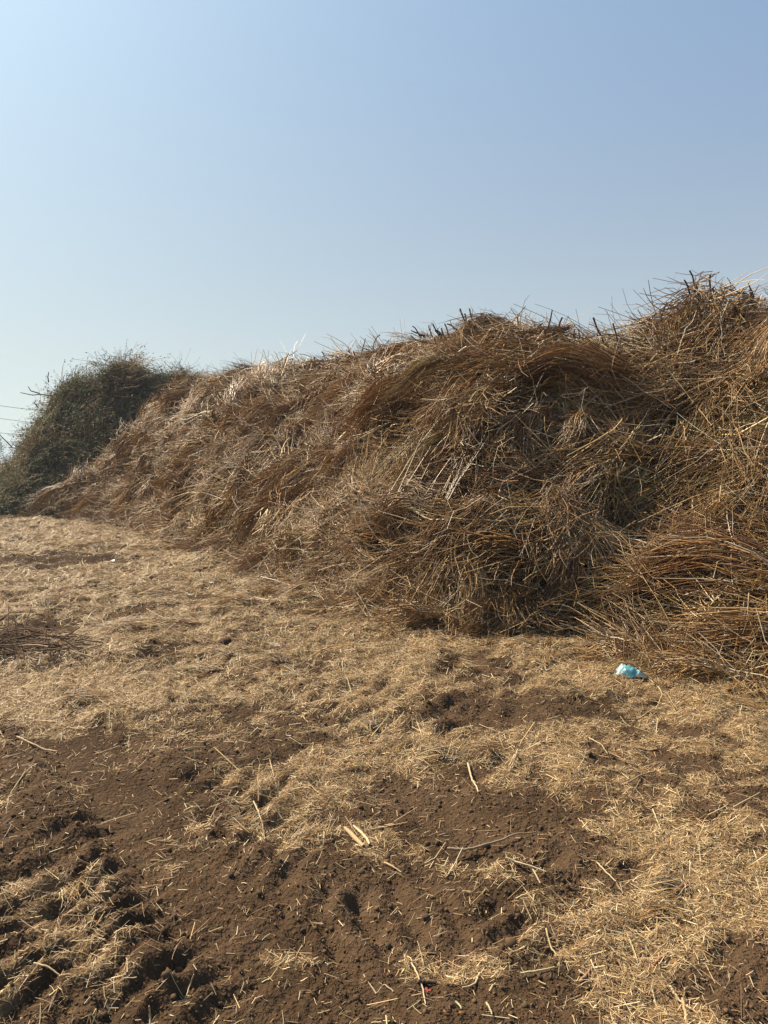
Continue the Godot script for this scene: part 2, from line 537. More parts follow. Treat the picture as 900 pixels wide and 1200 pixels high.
func build_heap() -> void:
	plan_heap()
	var heap := Node3D.new()
	heap.name = "straw_heap"
	heap.position = Vector3(2.0, 0, -9.0)
	add_child(heap)
	tag(heap, "long tall heap of brown dried crop stalks piled beside the soil track", "straw heap")
	var off := -heap.position
	var total := run_len[run_len.size() - 1]
	# packed old stalks inside the heap
	var core := Geo.new()
	var ns := 260
	var nt := 60
	for a in ns + 1:
		for b in nt + 1:
			var s := total * a / ns
			var t := 2.6 * b / nt
			var n := heap_normal(s, minf(t, 1.2))
			core.v.append(heap_point(s, t) - n * 0.36 * smoothstep(0.0, 0.4, t) + off - Vector3(0, 0.03, 0))
			core.c.append(Color(0.33, 0.20, 0.08))
	core.n.resize(core.v.size())
	var wd := nt + 1
	for a in ns + 1:
		for b in wd:
			var e := core.v[mini(a + 1, ns) * wd + b] - core.v[maxi(a - 1, 0) * wd + b]
			var f := core.v[a * wd + mini(b + 1, nt)] - core.v[a * wd + maxi(b - 1, 0)]
			core.n[a * wd + b] = f.cross(e).normalized()
			if a < ns and b < nt:
				var k := a * wd + b
				core.i.append_array([k, k + wd, k + 1, k + 1, k + wd, k + wd + 1])
	var cm := stalk_material(0.95, 0.1)
	cm.uv1_triplanar = true
	cm.uv1_scale = Vector3(2, 2, 2)
	cm.heightmap_enabled = true
	cm.heightmap_scale = 4.0
	cm.heightmap_texture = noise_tex(23, 0.05, 4, null)
	tag(obj("packed_stalks", core.mesh(), cm, heap), "packed brown stalks inside the heap")

	# bundle shapes
	rng.seed = 101
	var kinds := []
	for k in 36:
		var tone: Color = [Color(1, 1, 1), Color(0.74, 0.68, 0.62), Color(1.1, 1.06, 1.0), Color(0.84, 0.89, 0.76), Color(0.95, 0.84, 0.75)][k % 5]
		var messy: float = [0.75, 1.0, 1.4, 1.8][k % 4] * rng.randf_range(0.9, 1.1)
		kinds.append(make_bundle(rng.randf_range(0.6, 0.95) if k % 3 else rng.randf_range(0.95, 1.3), rng.randf_range(0.26, 0.55), rng.randf_range(0.10, 0.22), 190, messy, tone))

	for k in 8:   # stiffer, thicker stalks
		kinds.append(make_bundle(rng.randf_range(0.6, 0.9), rng.randf_range(0.4, 0.6), rng.randf_range(0.14, 0.24), 110, rng.randf_range(1.5, 2.1), Color(1.0, 0.95, 0.9), 1.7))

	# bundles: spread over the face, those that show largest are parts of their own
	rng.seed = 202
	var spots := []
	var tries := 0
	while spots.size() < 1150 and tries < 30000:
		tries += 1
		var s := rng.randf() * total
		var t := rng.randf_range(-0.09, 1.25)
		var p := heap_point(s, t)
		if p.z > -1.5 or p.x > 0.62 * -p.z + 1.2: continue
		var gap := 0.19 + 0.008 * -p.z
		var ok := true
		for q in spots:
			if q[0].distance_squared_to(p) < gap * gap:
				ok = false
				break
		if ok: spots.append([p, s, t])
	spots.sort_custom(func(a, b): return a[0].length_squared() < b[0].length_squared())
	var under := []
	var under_c := []
	for k in kinds.size():
		under.append([])
		under_c.append(PackedColorArray())
	var named := 0
	for k in spots.size():
		var p: Vector3 = spots[k][0]
		var s: float = spots[k][1]
		var t: float = spots[k][2]
		var n := heap_normal(s, minf(t, 1.0))
		var dir := flow_dir(s, t, 0.5)
		if t > 0.95:
			dir = dir.rotated(n, gauss(0.7))
		if t < 0.10:
			dir = (Vector3(dir.x, dir.y * 0.2, dir.z)).normalized()
			n = (n + Vector3(0, 1.5, 0)).normalized()
		var big := rng.randf_range(0.75, 1.2) * (0.6 if t < 0.08 else 1.0)
		var kind := rng.randi() % 36
		if rng.randf() < 0.08 + 0.55 * smoothstep(9.0, 15.0, -p.z): kind = 36 + rng.randi() % 8
		if t < 0.06: kind = 36 + rng.randi() % 8
		var tilt := n.rotated(dir, gauss(0.25))
		var rise := rng.randf_range(-0.16, 0.12)
		dir = (dir + n * gauss(0.17)).normalized()
		var xf := frame(p + n * rise + off, dir, tilt)
		xf.basis = xf.basis.scaled_local(Vector3(big, big * rng.randf_range(0.8, 1.3), big))
		if kind % 4 == 0 and kind < 26:   # combed bundles lie on top, their tips clear of the face
			xf = frame(p + n * rng.randf_range(0.0, 0.16) + off, (dir + n * rng.randf_range(0.0, 0.28)).normalized(), tilt)
			xf.basis = xf.basis.scaled_local(Vector3.ONE * big * 0.85)
		if (k % 2 == 0 or kind % 4 == 0) and named < 300 and t < 1.1:
			named += 1
			var o := obj("stalk_bundle", kinds[kind], straw_mat, heap)
			o.transform = xf
		else:
			under[kind].append(xf)
			under_c[kind].append(Color(1, 1, 1))
	print("bundles ", spots.size(), " named ", named)
	for k in kinds.size():
		if under[k].size():
			scatter("loose_bundles", kinds[k], straw_mat, under[k], under_c[k], heap)

	# single stalks lying over and between the bundles
	rng.seed = 303
	var shapes := []
	for k in 16:
		var g := Geo.new()
		g.tube(stalk_path(Vector3(-0.5, 0, 0), Vector3(1, 0.1, 0), 1.0, 4, 0.06 + 0.022 * k, 0.03), 0.0054, 0.0030, Color(1, 1, 1))
		shapes.append(g)
	for part in 6:
		var loose := Geo.new()
		var many := 0
		while many < 9500:
			var s := rng.randf() * total
			var t := rng.randf_range(-0.04, 1.15)
			var p := heap_point(s, t)
			if p.z > -1.5 or p.x > 0.62 * -p.z + 1.0: continue
			if rng.randf() > clampf(9.0 / -p.z, 0.25, 1.0): continue
			many += 1
			var n := heap_normal(s, minf(t, 1.0))
			var dir := flow_dir(s, t, 0.8)
			dir = (dir + n * gauss(0.28)).normalized()
			var l := rng.randf_range(0.2, 0.8)
			var b := frame(p + n * rng.randf_range(-0.12, 0.14) + off, dir, n.rotated(dir, rng.randf() * TAU))
			var th := rng.randf_range(0.55, 1.25)
			var k := rng.randi() % 16
			b.basis = b.basis.scaled_local(Vector3(l, minf(l, 0.8), minf(l, 0.8)) if k > 5 else Vector3(l, th, th))
			var c := straw_color()
			if rng.randf() < 0.18: c = Color(0.54, 0.44, 0.29)
			loose.add(shapes[k], b, c)
		tag(obj("loose_stalks", loose.mesh(), straw_mat, heap), "", "", "", "stuff")

	# crest: dark root ends and stiff stalks against the sky
	rng.seed = 404
	for a in [[500, 397, -0.9, 9], [520, 380, -0.6, 7], [548, 366, -0.15, 7], [560, 362, 0.05, 8], [578, 368, 0.2, 5], [640, 376, 0.3, 4], [665, 378, -0.4, 5], [720, 374, -0.3, 3], [748, 368, 0.1, 3], [805, 348, -0.2, 3], [824, 340, 0.1, 6], [842, 346, 0.4, 2], [876, 347, 0.0, 3], [897, 340, 0.3, 3], [405, 412, -0.5, 5], [380, 416, 0.1, 4], [330, 420, 0.1, 3], [440, 408, 0.2, 5]]:
		for q in a[3]:
			var p := crest_spot(a[0] + gauss(8), gauss(0.04)) + Vector3(0, rng.randf_range(0.10, 0.26), 0)
			var lean: float = a[2] + gauss(0.35)
			var pts := stalk_path(p + off, Vector3(lean, 1.0 - 0.3 * absf(lean), gauss(0.3)).normalized(), rng.randf_range(0.15, 0.34), 5, 0.16, 0.0)
			var g := Geo.new()
			g.tube(pts, rng.randf_range(0.009, 0.014), rng.randf_range(0.007, 0.012), Color(0.075, 0.05, 0.036), 5, Color(0.05, 0.034, 0.028), 1.0, true)
			if rng.randf() < 0.4:
				g.tube(stalk_path(pts[3], (pts[3] - pts[2]).normalized() + Vector3(gauss(0.5), 0.2, gauss(0.5)), 0.1, 3, 0.2, 0), 0.005, 0.003, Color(0.06, 0.04, 0.03), 4)
			obj("root_stub", g.mesh(), wood_mat, heap)
	var g2_ := Geo.new()
	for q in 650:
		var px := rng.randf_range(190, 905)
		var p := crest_spot(px, gauss(0.08)) - Vector3(0, rng.randf_range(0.0, 0.12), 0)
		var pts := stalk_path(p + off, Vector3(gauss(0.6), 1.0, gauss(0.5)).normalized(), rng.randf_range(0.15, 0.42), 6, 0.13, 0.02)
		var c := straw_color()
		g2_.tube(pts, 0.0035, 0.0012, Color(c.r * 0.9, c.g * 0.9, c.b * 0.9))
	var up := obj("upright_stalks", g2_.mesh(), straw_mat, heap)
	tag(up, "thin stalks standing up along the crest", "", "", "stuff")

func crest_spot(px: float, dt: float) -> Vector3:   # the place on the crest that stands in this column of the photograph
	var best := 0.0
	var gap := 1e9
	var total := run_len[run_len.size() - 1]
	for k in 160:
		var p := heap_plain(total * k / 159.0, 1.0)
		var q := absf(450.0 + FOCAL * p.x / -p.z - px)
		if p.z < -1.0 and q < gap:
			gap = q
			best = total * k / 159.0
	return heap_point(best, 1.0 + dt)

# ---------------------------------------------------------------- green brush heap behind the far end
func build_brush() -> void:
	rng.seed = 505
	var heap := Node3D.new()
	heap.name = "brush_heap"
	heap.position = Vector3(-9.4, 0, -24.4)
	add_child(heap)
	tag(heap, "dark olive green heap of leafy cut brush behind the end of the straw heap", "brush heap")
	var n := noise(51, 0.5, 2)
	var dome := func(x: float, z: float) -> float:
		var px := 450.0 + FOCAL * (x + heap.position.x) / 24.4
		var top := maxf(0.0, at_depth(px, silhouette(px) + lerpf(46.0, 12.0, smoothstep(20.0, 140.0, px)), 24.4).y) * smoothstep(-90.0, 0.0, px) * smoothstep(330.0, 230.0, px)
		var f := clampf(1.0 - pow(absf(z) / 2.9, 1.2), 0.0, 1.0)
		return maxf(0.0, top * f + 0.5 * n.get_noise_2d(x, z) * smoothstep(0.0, 0.4, f) * smoothstep(0.0, 1.5, top))
	var core := Geo.new()
	var ng := 70
	for a in ng + 1:
		for b in ng + 1:
			var x := (a / float(ng) * 2.0 - 1.0) * 6.2
			var z := (b / float(ng) * 2.0 - 1.0) * 3.6
			core.v.append(Vector3(x, dome.call(x, z) - 0.12, z))
			core.c.append(Color(0.15, 0.14, 0.075))
	core.n.resize(core.v.size())
	var wd := ng + 1
	for a in wd:
		for b in wd:
			var e := core.v[mini(a + 1, ng) * wd + b] - core.v[maxi(a - 1, 0) * wd + b]
			var f := core.v[a * wd + mini(b + 1, ng)] - core.v[a * wd + maxi(b - 1, 0)]
			core.n[a * wd + b] = f.cross(e).normalized()
			if a < ng and b < ng:
				var k := a * wd + b
				core.i.append_array([k, k + wd, k + 1, k + 1, k + wd, k + wd + 1])
	obj("packed_brush", core.mesh(), stalk_material(0.95, 0.1), heap)
	var greens := [Color(0.13, 0.145, 0.07), Color(0.18, 0.185, 0.10), Color(0.10, 0.11, 0.055), Color(0.24, 0.205, 0.125), Color(0.21, 0.13, 0.065)]
	var kinds := []
	for k in 10:
		var g := Geo.new()
		for q in 170:
			var p := Vector3(gauss(0.28), rng.randf_range(-0.1, 0.1), gauss(0.28))
			var d := Vector3(1.0 + gauss(0.4), absf(gauss(0.35)), gauss(0.6)).normalized()
			var pts := stalk_path(p, d, rng.randf_range(0.3, 0.8), 5, 0.12, 0.08)
			var c: Color = greens[rng.randi() % (5 if k % 3 else 4)] if k < 7 else Color(0.25, 0.15, 0.07) * rng.randf_range(0.7, 1.3)
			if rng.randf() < 0.25: c = Color(0.28, 0.21, 0.14)
			g.tube(pts, 0.006, 0.003, c)
			for j in 5:
				var m := pts[1 + rng.randi() % 5]
				var along := Vector3(gauss(), gauss(0.6), gauss()).normalized()
				var lc: Color = greens[rng.randi() % 4] if k < 7 else greens[3 + rng.randi() % 2]
				var v := rng.randf_range(0.7, 1.3)
				g.leaf(m + Vector3(gauss(0.04), gauss(0.03), gauss(0.04)), along * rng.randf_range(0.04, 0.09), along.cross(Vector3(gauss(), gauss(), gauss())).normalized() * rng.randf_range(0.012, 0.03), Color(lc.r * v, lc.g * v, lc.b * v))
		kinds.append(g.mesh())
	for q in 330:
		var x := rng.randf_range(-5.0, 4.4)
		var z := rng.randf_range(-0.9, 2.9)
		var y: float = dome.call(x, z)
		if y < 0.15: continue
		var nn := Vector3(dome.call(x - 0.3, z) - dome.call(x + 0.3, z), 0.6, dome.call(x, z - 0.3) - dome.call(x, z + 0.3)).normalized()
		var along := Vector3.RIGHT.rotated(Vector3.UP, rng.randf() * TAU)
		along = (along - nn * along.dot(nn)).normalized()
		var o := obj("brush_clump", kinds[rng.randi() % kinds.size()], leaf_mat, heap)
		o.transform = frame(Vector3(x, y - 0.03, z), along, nn)
		o.scale = Vector3.ONE * rng.randf_range(0.8, 1.35)
	# bare twigs that stick out to the left
	var off := -heap.position
	for tw in [[[62, 464], [48, 462], [38, 463], [24, 460]], [[46, 461], [36, 458], [33, 453]], [[30, 524], [18, 525], [10, 524]], [[14, 524], [6, 516], [-2, 508]], [[45, 478], [40, 472], [42, 469]], [[57, 448], [56, 442], [57, 436]]]:
		var pts := PackedVector3Array()
		for p in tw: pts.append(at_depth(p[0], p[1], 24.0) + off)
		var g := Geo.new()
		g.tube(pts, 0.022, 0.012, Color(0.16, 0.125, 0.10), 5, null, 1.0, true)
		obj("twig", g.mesh(), wood_mat, heap)

# ---------------------------------------------------------------- litter on the ground
func build_litter() -> void:
	rng.seed = 606
	# three straight cuts, whose thickness each piece sets, and seven curved or kinked ones that keep their proportions
	var meshes := []
	for k in 10:
		var g := Geo.new()
		if k < 3:
			g.tube(PackedVector3Array([Vector3(-0.5, 0, 0), Vector3(0.5, 0, 0)]), 0.5, 0.5 if k else 0.3, Color(1, 1, 1), 3)
		else:
			var thin: float = [0.020, 0.030, 0.040, 0.050, 0.028, 0.018, 0.036][k - 3]
			var pts := stalk_path(Vector3(-0.5, 0, 0), Vector3(1, 0, gauss(0.15)).normalized(), 1.0, 3, 0.16 + 0.05 * (k - 3), 0.0)
			for q in pts.size(): pts[q].y *= 0.5
			g.tube(pts, thin, thin * 0.7, Color(1, 1, 1), 3)
		meshes.append(g.mesh())
	var xfs := []
	var cols := []
	for k in 10:
		xfs.append([])
		cols.append(PackedColorArray())
	var pale := [Color(0.53, 0.38, 0.19), Color(0.44, 0.29, 0.135), Color(0.62, 0.49, 0.28), Color(0.33, 0.19, 0.085), Color(0.50, 0.40, 0.21), Color(0.40, 0.26, 0.12), Color(0.24, 0.14, 0.07)]
	var made := 0
	for q in 1000000:
		if made >= 420000: break
		var d := rng.randf_range(1.7, 24.0)
		var x := rng.randf_range(-1, 1) * (0.56 * d + 0.5)
		var z := -d
		var cov := sample(gd, x, z)
		if rng.randf() > 0.06 + 0.94 * smoothstep(0.18, 1.0, cov): continue
		if in_heap(x, z) > 0.35: continue
		var y := ground_y(x, z)
		var e := 0.02 + 0.004 * d
		var nn := Vector3(ground_y(x - e, z) - ground_y(x + e, z), 2 * e, ground_y(x, z - e) - ground_y(x, z + e)).normalized()
		var dir := Vector3.RIGHT.rotated(Vector3.UP, rng.randf() * TAU)
		dir = (dir - nn * dir.dot(nn) + Vector3(0, gauss(0.22), 0)).normalized()
		var far := smoothstep(2.0, 16.0, d)
		var l := lerpf(0.028, 0.085, far) * exp(gauss(0.55))
		if rng.randf() < 0.03: l *= 2.5
		l = minf(l, 0.4)
		var th := lerpf(0.0021, 0.0075, far) * rng.randf_range(0.6, 1.5)
		var fl := rng.randf_range(0.35, 1.0)
		var b := frame(Vector3(x, y + th + absf(gauss(0.008 + 0.012 * far)) * smoothstep(0.4, 1.1, cov), z), dir, nn)
		var k := rng.randi() % 10
		var slim := 1.0
		if k > 2 and l > 0.05 + 0.06 * far:
			k = 3 + 5 * (rng.randi() % 2)
			slim = clampf(0.05 / l, 0.45, 0.8)
		b.basis = b.basis.scaled_local(Vector3(l, th * fl, th * 1.3) if k < 3 else Vector3(l, l * fl * slim, l * slim))
		xfs[k].append(b)
		var c: Color = pale[rng.randi() % pale.size()]
		var v := rng.randf_range(0.62, 1.32)
		cols[k].append(Color(c.r * v, c.g * v, c.b * v))
		made += 1
	print("litter ", made)
	var root := Node3D.new()
	root.name = "straw_litter"
	add_child(root)
	tag(root, "pale broken straw and chaff scattered over the soil", "straw", "", "stuff")
	for k in 10:
		scatter("straw_pieces", meshes[k], straw_mat, xfs[k], cols[k], root)

	# small tufts of tangled straw on the ground, thickest along the foot of the heap
	rng.seed = 717
	for k in 6:
		var mesh := make_bundle(0.5, 0.22, 0.08, 70, 1.8, Color(1.35, 1.45, 1.5))
		var tx := []
		var tc := PackedColorArray()
		var guard := 0
		while tx.size() < 80 and guard < 20000:
			guard += 1
			var d := rng.randf_range(2.6, 22.0)
			var x := rng.randf_range(-1, 1) * (0.54 * d + 0.3)
			var q := in_heap(x, -d)
			if q > 0.25: continue
			var chance := 0.12 * smoothstep(0.6, 1.1, sample(gd, x, -d)) + exp(-absf(q) / 0.35)
			if rng.randf() > chance: continue
			var sc := rng.randf_range(0.45, 0.9) * lerpf(0.5, 1.2, smoothstep(3.0, 9.0, d))
			var b := frame(Vector3(x, ground_y(x, -d) + 0.012, -d), Vector3.RIGHT.rotated(Vector3.UP, rng.randf() * TAU), Vector3.UP)
			b.basis = b.basis.scaled_local(Vector3(sc, sc * 0.6, sc))
			tx.append(b)
			tc.append(Color(1, 1, 1) * rng.randf_range(0.75, 1.05))
		scatter("straw_tufts", mesh, straw_mat, tx, tc, root)

	# crumbs of soil
	rng.seed = 707
	var clod := Geo.new()
	var ico := SphereMesh.new()
	ico.radius = 1.0
	ico.height = 2.0
	ico.radial_segments = 6
	ico.rings = 3
	var arr := ico.get_mesh_arrays()
	var vv: PackedVector3Array = arr[Mesh.ARRAY_VERTEX]
	var fn := noise(71, 0.9, 1)
	for p in vv:
		clod.v.append(p * (1.0 + 0.9 * fn.get_noise_3dv(p * 1.7)))
		clod.n.append(p.normalized())
		clod.c.append(Color(1, 1, 1))
	clod.i = arr[Mesh.ARRAY_INDEX]
	var cx := []
	var cc := PackedColorArray()
	for q in 70000:
		var d := 1.8 + 8.0 * pow(rng.randf(), 1.4)
		var x := rng.randf_range(-1, 1) * (0.56 * d + 0.4)
		var z := -d
		if rng.randf() < smoothstep(0.3, 0.9, sample(gd, x, z)): continue
		if absf(near_track(Vector2(x, z)).x) < 0.14 and rng.randf() < 0.85: continue
		var r := 0.0022 * exp(gauss(0.55)) * (1.0 + 0.08 * d)
		if rng.randf() < 0.008: r *= 2.0
		var b := Basis.from_euler(Vector3(rng.randf() * TAU, rng.randf() * TAU, 0)).scaled_local(Vector3(r, r * 0.75, r * 0.9))
		cx.append(Transform3D(b, Vector3(x, ground_y(x, z) + r * 0.3, z)))
		var v := rng.randf_range(0.7, 1.35)
		cc.append(Color(0.088 * v, 0.056 * v, 0.032 * v))
	var o := scatter("soil_crumbs", clod.mesh(), soil_mat, cx, cc)
	tag(o, "small crumbs of dark soil lying on the bare ground", "soil", "", "stuff")

func in_heap(x: float, z: float) -> float:   # metres inside the foot of the straw heap (negative outside)
	var q := Vector3(x, 0, z)
	var best := 1e9
	var side := 1.0
	for k in base_pts.size() - 1:
		var a := base_pts[k]
		var ab := base_pts[k + 1] - a
		var t := clampf((q - a).dot(ab) / ab.length_squared(), 0.0, 1.0)
		var r := q - (a + ab * t)
		var dd := r.length_squared()
		if dd < best:
			best = dd
			side = signf(r.dot(INWARD))
	return sqrt(best) * side

# ---------------------------------------------------------------- sticks, rubbish
func stick(called: String, label: String, group: String, pix: Array, r0: float, r1: float, col: Color, lift := 0.0, forks := []) -> void:
	var pts := PackedVector3Array()
	for k in pix.size():
		var p := on_ground(pix[k][0], pix[k][1])
		var h: float = pix[k][2] if pix[k].size() > 2 else 0.0
		p.y = ground_y(p.x, p.z) + r0 * 0.8 + h + lift
		if h > 0.0:   # a raised point keeps its pixel: move it towards the camera along the view ray
			var r := ray(pix[k][0], pix[k][1])
			var q := EYE + r * ((p.y - EYE.y) / r.y)
			p = q
		pts.append(p)
	# smooth the line
	var curve := Curve3D.new()
	for k in pts.size():
		var tan: Vector3 = (pts[mini(k + 1, pts.size() - 1)] - pts[maxi(k - 1, 0)]) * 0.17
		curve.add_point(pts[k], -tan, tan)
	var fine := PackedVector3Array()
	var steps := pts.size() * 4
	var org := pts[0]
	for k in steps + 1:
		fine.append(curve.sample_baked(curve.get_baked_length() * k / steps) - org + Vector3(gauss(r0 * 0.15), gauss(r0 * 0.12), gauss(r0 * 0.15)))
	var g := Geo.new()
	g.tube(fine, r0 * 0.75, r1 * 0.7, col, 6, Color(col.r * 0.9, col.g * 0.88, col.b * 0.85), 1.0, true)
	for f in forks:
		var at: Vector3 = fine[int(f[0] * steps)]
		var e := on_ground(f[1], f[2])
		e.y = ground_y(e.x, e.z) + r1
		var fp := PackedVector3Array([at, at.lerp(e - org, 0.5) + Vector3(gauss(0.004), 0.004, 0), e - org])
		g.tube(fp, r1 * 1.1, r1 * 0.7, col, 5, null, 1.0, true)
	var o := obj(called, g.mesh(), wood_mat)
	o.position = org
	tag(o, label, "stick", group)

func build_things() -> void:
	rng.seed = 808
	var pale := Color(0.46, 0.36, 0.22)
	var grey := Color(0.34, 0.27, 0.19)
	var dark := Color(0.13, 0.085, 0.055)
	stick("crooked_branch", "long crooked brown branch lying raised across the bare dark soil", "", [[524, 994, 0.03], [545, 996, 0.025], [562, 992, 0.02], [585, 985, 0.02], [605, 977, 0.02], [628, 975, 0.0]], 0.0085, 0.004, Color(0.24, 0.18, 0.12))
	stick("forked_stick", "slender forked stick standing out on dark soil with a hooked tip", "", [[434, 866], [440, 857], [441, 846], [438, 834]], 0.007, 0.005, Color(0.40, 0.31, 0.19), 0.004, [[0.35, 437, 845]])
	stick("pale_stick", "straight pale stick pointing up the slope beside a straw patch", "", [[548, 892], [553, 906], [558, 917], [561, 930]], 0.0075, 0.005, pale, 0.006)
	stick("pale_stick", "pale grey stick leaning in a straw covered hollow", "", [[607, 878, 0.03], [604, 887, 0.015], [601, 895], [597, 902]], 0.007, 0.005, grey)
	stick("split_stick", "pair of pale split stalks meeting in a V on the soil", "", [[297, 939, 0.01], [303, 951, 0.01], [309, 963, 0.0], [310, 972]], 0.005, 0.0035, pale, 0.0, [[0.95, 294, 956]])
	stick("thin_reed", "short reddish reed standing upright from the soil", "", [[303, 932, 0.0], [303, 920, 0.03], [302, 908, 0.06]], 0.005, 0.004, Color(0.36, 0.24, 0.14))
	stick("thin_reed", "slim pale reed leaning over the straw above the split stalks", "", [[324, 915], [320, 905, 0.02], [316, 890, 0.05]], 0.004, 0.003, pale)
	stick("pale_stick", "two tined pale stick lying flat beside the split stalks", "", [[310, 937], [320, 942], [332, 948], [343, 953]], 0.005, 0.003, pale, 0.003, [[0.1, 326, 951]])
	stick("curved_twig", "thin dark curved twig on the smooth wheel track", "", [[183, 980], [198, 981], [207, 979], [214, 974]], 0.005, 0.003, Color(0.20, 0.13, 0.08), 0.002)
	stick("pale_stick", "bleached stick lying across bare soil near the twig pile", "", [[20, 867], [38, 872], [52, 875], [67, 878]], 0.008, 0.005, pale, 0.005)
	stick("curved_twig", "small bent pale twig tip standing in tyre ridges", "", [[203, 1178], [216, 1166], [223, 1154, 0.01], [227, 1142, 0.02]], 0.0035, 0.0025, pale)
	stick("thin_reed", "short pale reed sticking up among the tyre ridges", "", [[176, 1201], [176, 1190, 0.02], [175, 1179, 0.045]], 0.0035, 0.003, pale)
	stick("wood_chunk", "thick brown bark chunk half buried in straw", "", [[792, 1040], [800, 1036], [806, 1033]], 0.014, 0.011, Color(0.17, 0.10, 0.065))
	stick("wood_chunk", "brown stick fragment lying on straw beside bare soil", "", [[680, 1137], [688, 1130], [698, 1122]], 0.008, 0.006, Color(0.25, 0.15, 0.09))
	stick("wood_chunk", "reddish stick fragment with sunlit end amid straw", "", [[766, 1122], [773, 1117], [780, 1114]], 0.006, 0.005, Color(0.34, 0.15, 0.09))
	stick("dark_stick", "dark stick tucked under the sunlit straw tuft", "", [[491, 1144], [500, 1141], [511, 1138]], 0.009, 0.008, Color(0.09, 0.06, 0.045))
	stick("bent_stalk", "pale elbowed stalk dangling from the sunlit straw tuft", "", [[482, 1128, 0.01], [489, 1141, 0.01], [496, 1150], [497, 1162], [499, 1173]], 0.004, 0.003, pale)
	stick("bent_stalk", "curved pale stalk lying below the sunlit straw tuft", "", [[562, 1131], [557, 1142], [550, 1148], [542, 1150]], 0.0045, 0.004, pale, 0.004)
	stick("long_stick", "long straight brown stick sunk in the straw", "", [[728, 880], [745, 884], [760, 885], [770, 887]], 0.012, 0.008, Color(0.23, 0.14, 0.08))
	stick("long_stick", "thin straight pale stick in straw beside the bag", "", [[753, 800], [762, 808], [772, 816], [776, 822]], 0.007, 0.004, pale, 0.01)
	stick("dark_stick", "dark stick on straw near the far wheel track", "", [[256, 790], [266, 797], [276, 800]], 0.010, 0.007, dark)
	stick("bent_stalk", "grey bent stalk lying on soil over the straw ribbon", "", [[426, 1142, 0.01], [441, 1146], [450, 1143], [461, 1153]], 0.0035, 0.003, grey)
	stick("bent_stalk", "pale crossing stalk leaning against the crooked branch", "", [[499, 1001], [510, 996], [522, 987, 0.01]], 0.004, 0.003, pale)
	stick("long_stick", "pale double stalk curving over the straw right of the crooked branch", "", [[592, 1005, 0.01], [612, 1012, 0.015], [624, 1018, 0.01], [633, 1028]], 0.005, 0.0035, pale, 0.0, [[0.2, 640, 1018]])
	stick("long_stick", "brown stick on sunlit straw above the bark chunk", "", [[735, 928], [750, 920], [765, 912], [779, 905]], 0.006, 0.004, Color(0.28, 0.19, 0.11), 0.01)
	stick("long_stick", "pale straight stalk lying in the straw at the lower corner", "", [[785, 1147], [797, 1160], [808, 1170], [820, 1180]], 0.005, 0.0035, pale, 0.006)
	stick("long_stick", "thick pale stalk standing at the edge of straw and bare soil", "", [[806, 1200], [803, 1186, 0.01], [800, 1170, 0.03]], 0.007, 0.006, Color(0.38, 0.27, 0.15))
	for p in [[40, 1148, 70, 1155], [355, 842, 366, 846], [385, 815, 390, 836], [412, 815, 408, 800], [640, 905, 655, 915], [765, 950, 776, 975], [690, 870, 712, 888], [860, 955, 890, 940], [700, 1005, 722, 1027], [706, 1100, 742, 1120], [640, 1090, 652, 1110], [735, 1085, 748, 1118], [570, 1170, 577, 1183], [534, 1170, 541, 1179], [830, 960, 850, 955], [605, 1050, 620, 1052], [670, 800, 700, 790], [840, 850, 880, 835], [450, 1000, 470, 1010], [215, 880, 240, 872], [140, 820, 170, 812], [30, 915, 12, 935], [130, 838, 128, 852], [860, 1020, 880, 1032], [610, 1130, 650, 1128], [760, 1040, 748, 1056]]:
		var mid := [(p[0] + p[2]) * 0.5 + gauss(2), (p[1] + p[3]) * 0.5 + gauss(1.5)]
		stick("straw_stalk", "pale broken stalk lying loose on the straw strewn soil", "pale stalks lying loose on the soil", [[p[0], p[1]], mid, [p[2], p[3]]], 0.0045, 0.0032, Color(0.46 * rng.randf_range(0.8, 1.1), 0.35, 0.20), 0.006)
	# curled piece of bark
	var root := Node3D.new()
	root.name = "bark_curl"
	var at := on_ground(420, 975)
	at.y = ground_y(at.x, at.z)
	root.position = at
	add_child(root)
	tag(root, "curled pale orange strip of bark with a split end on dark soil", "bark")
	for part in [[[[404, 964], [411, 970], [417, 977], [426, 986]], 0.010, Color(0.38, 0.27, 0.15)], [[[414, 962], [423, 968], [430, 977], [433, 984]], 0.006, Color(0.50, 0.41, 0.24)]]:
		var g := Geo.new()
		var pts := PackedVector3Array()
		for p in part[0]:
			var w := on_ground(p[0], p[1])
			w.y = ground_y(w.x, w.z) + 0.014
			pts.append(w - at)
		var base := g.v.size()
		for k in pts.size():
			var t := (pts[mini(k + 1, 3)] - pts[maxi(k - 1, 0)]).normalized()
			var s := t.cross(Vector3.UP).normalized()
			for j in 7:
				var a := PI * (j / 6.0) * 1.25 - 0.4
				var d := s * cos(a) + Vector3.UP * sin(a)
				var r: float = part[1] * (0.7 if k == 0 or k == 3 else 1.0)
				g.v.append(pts[k] + d * r)
				g.n.append(d)
				g.c.append(part[2])
		for k in 3:
			for j in 6:
				var q := base + k * 7 + j
				g.i.append_array([q, q + 1, q + 7, q + 1, q + 8, q + 7])
		obj("bark_strip", g.mesh(), wood_mat, root)

	# pile of dark twigs by the left edge
	rng.seed = 818
	var pile := Node3D.new()
	pile.name = "twig_pile"
	var c0 := on_ground(14, 762)
	c0.y = ground_y(c0.x, c0.z)
	pile.position = c0
	add_child(pile)
	tag(pile, "low pile of dark tangled twigs and stalks on the straw strewn ground", "twig pile")
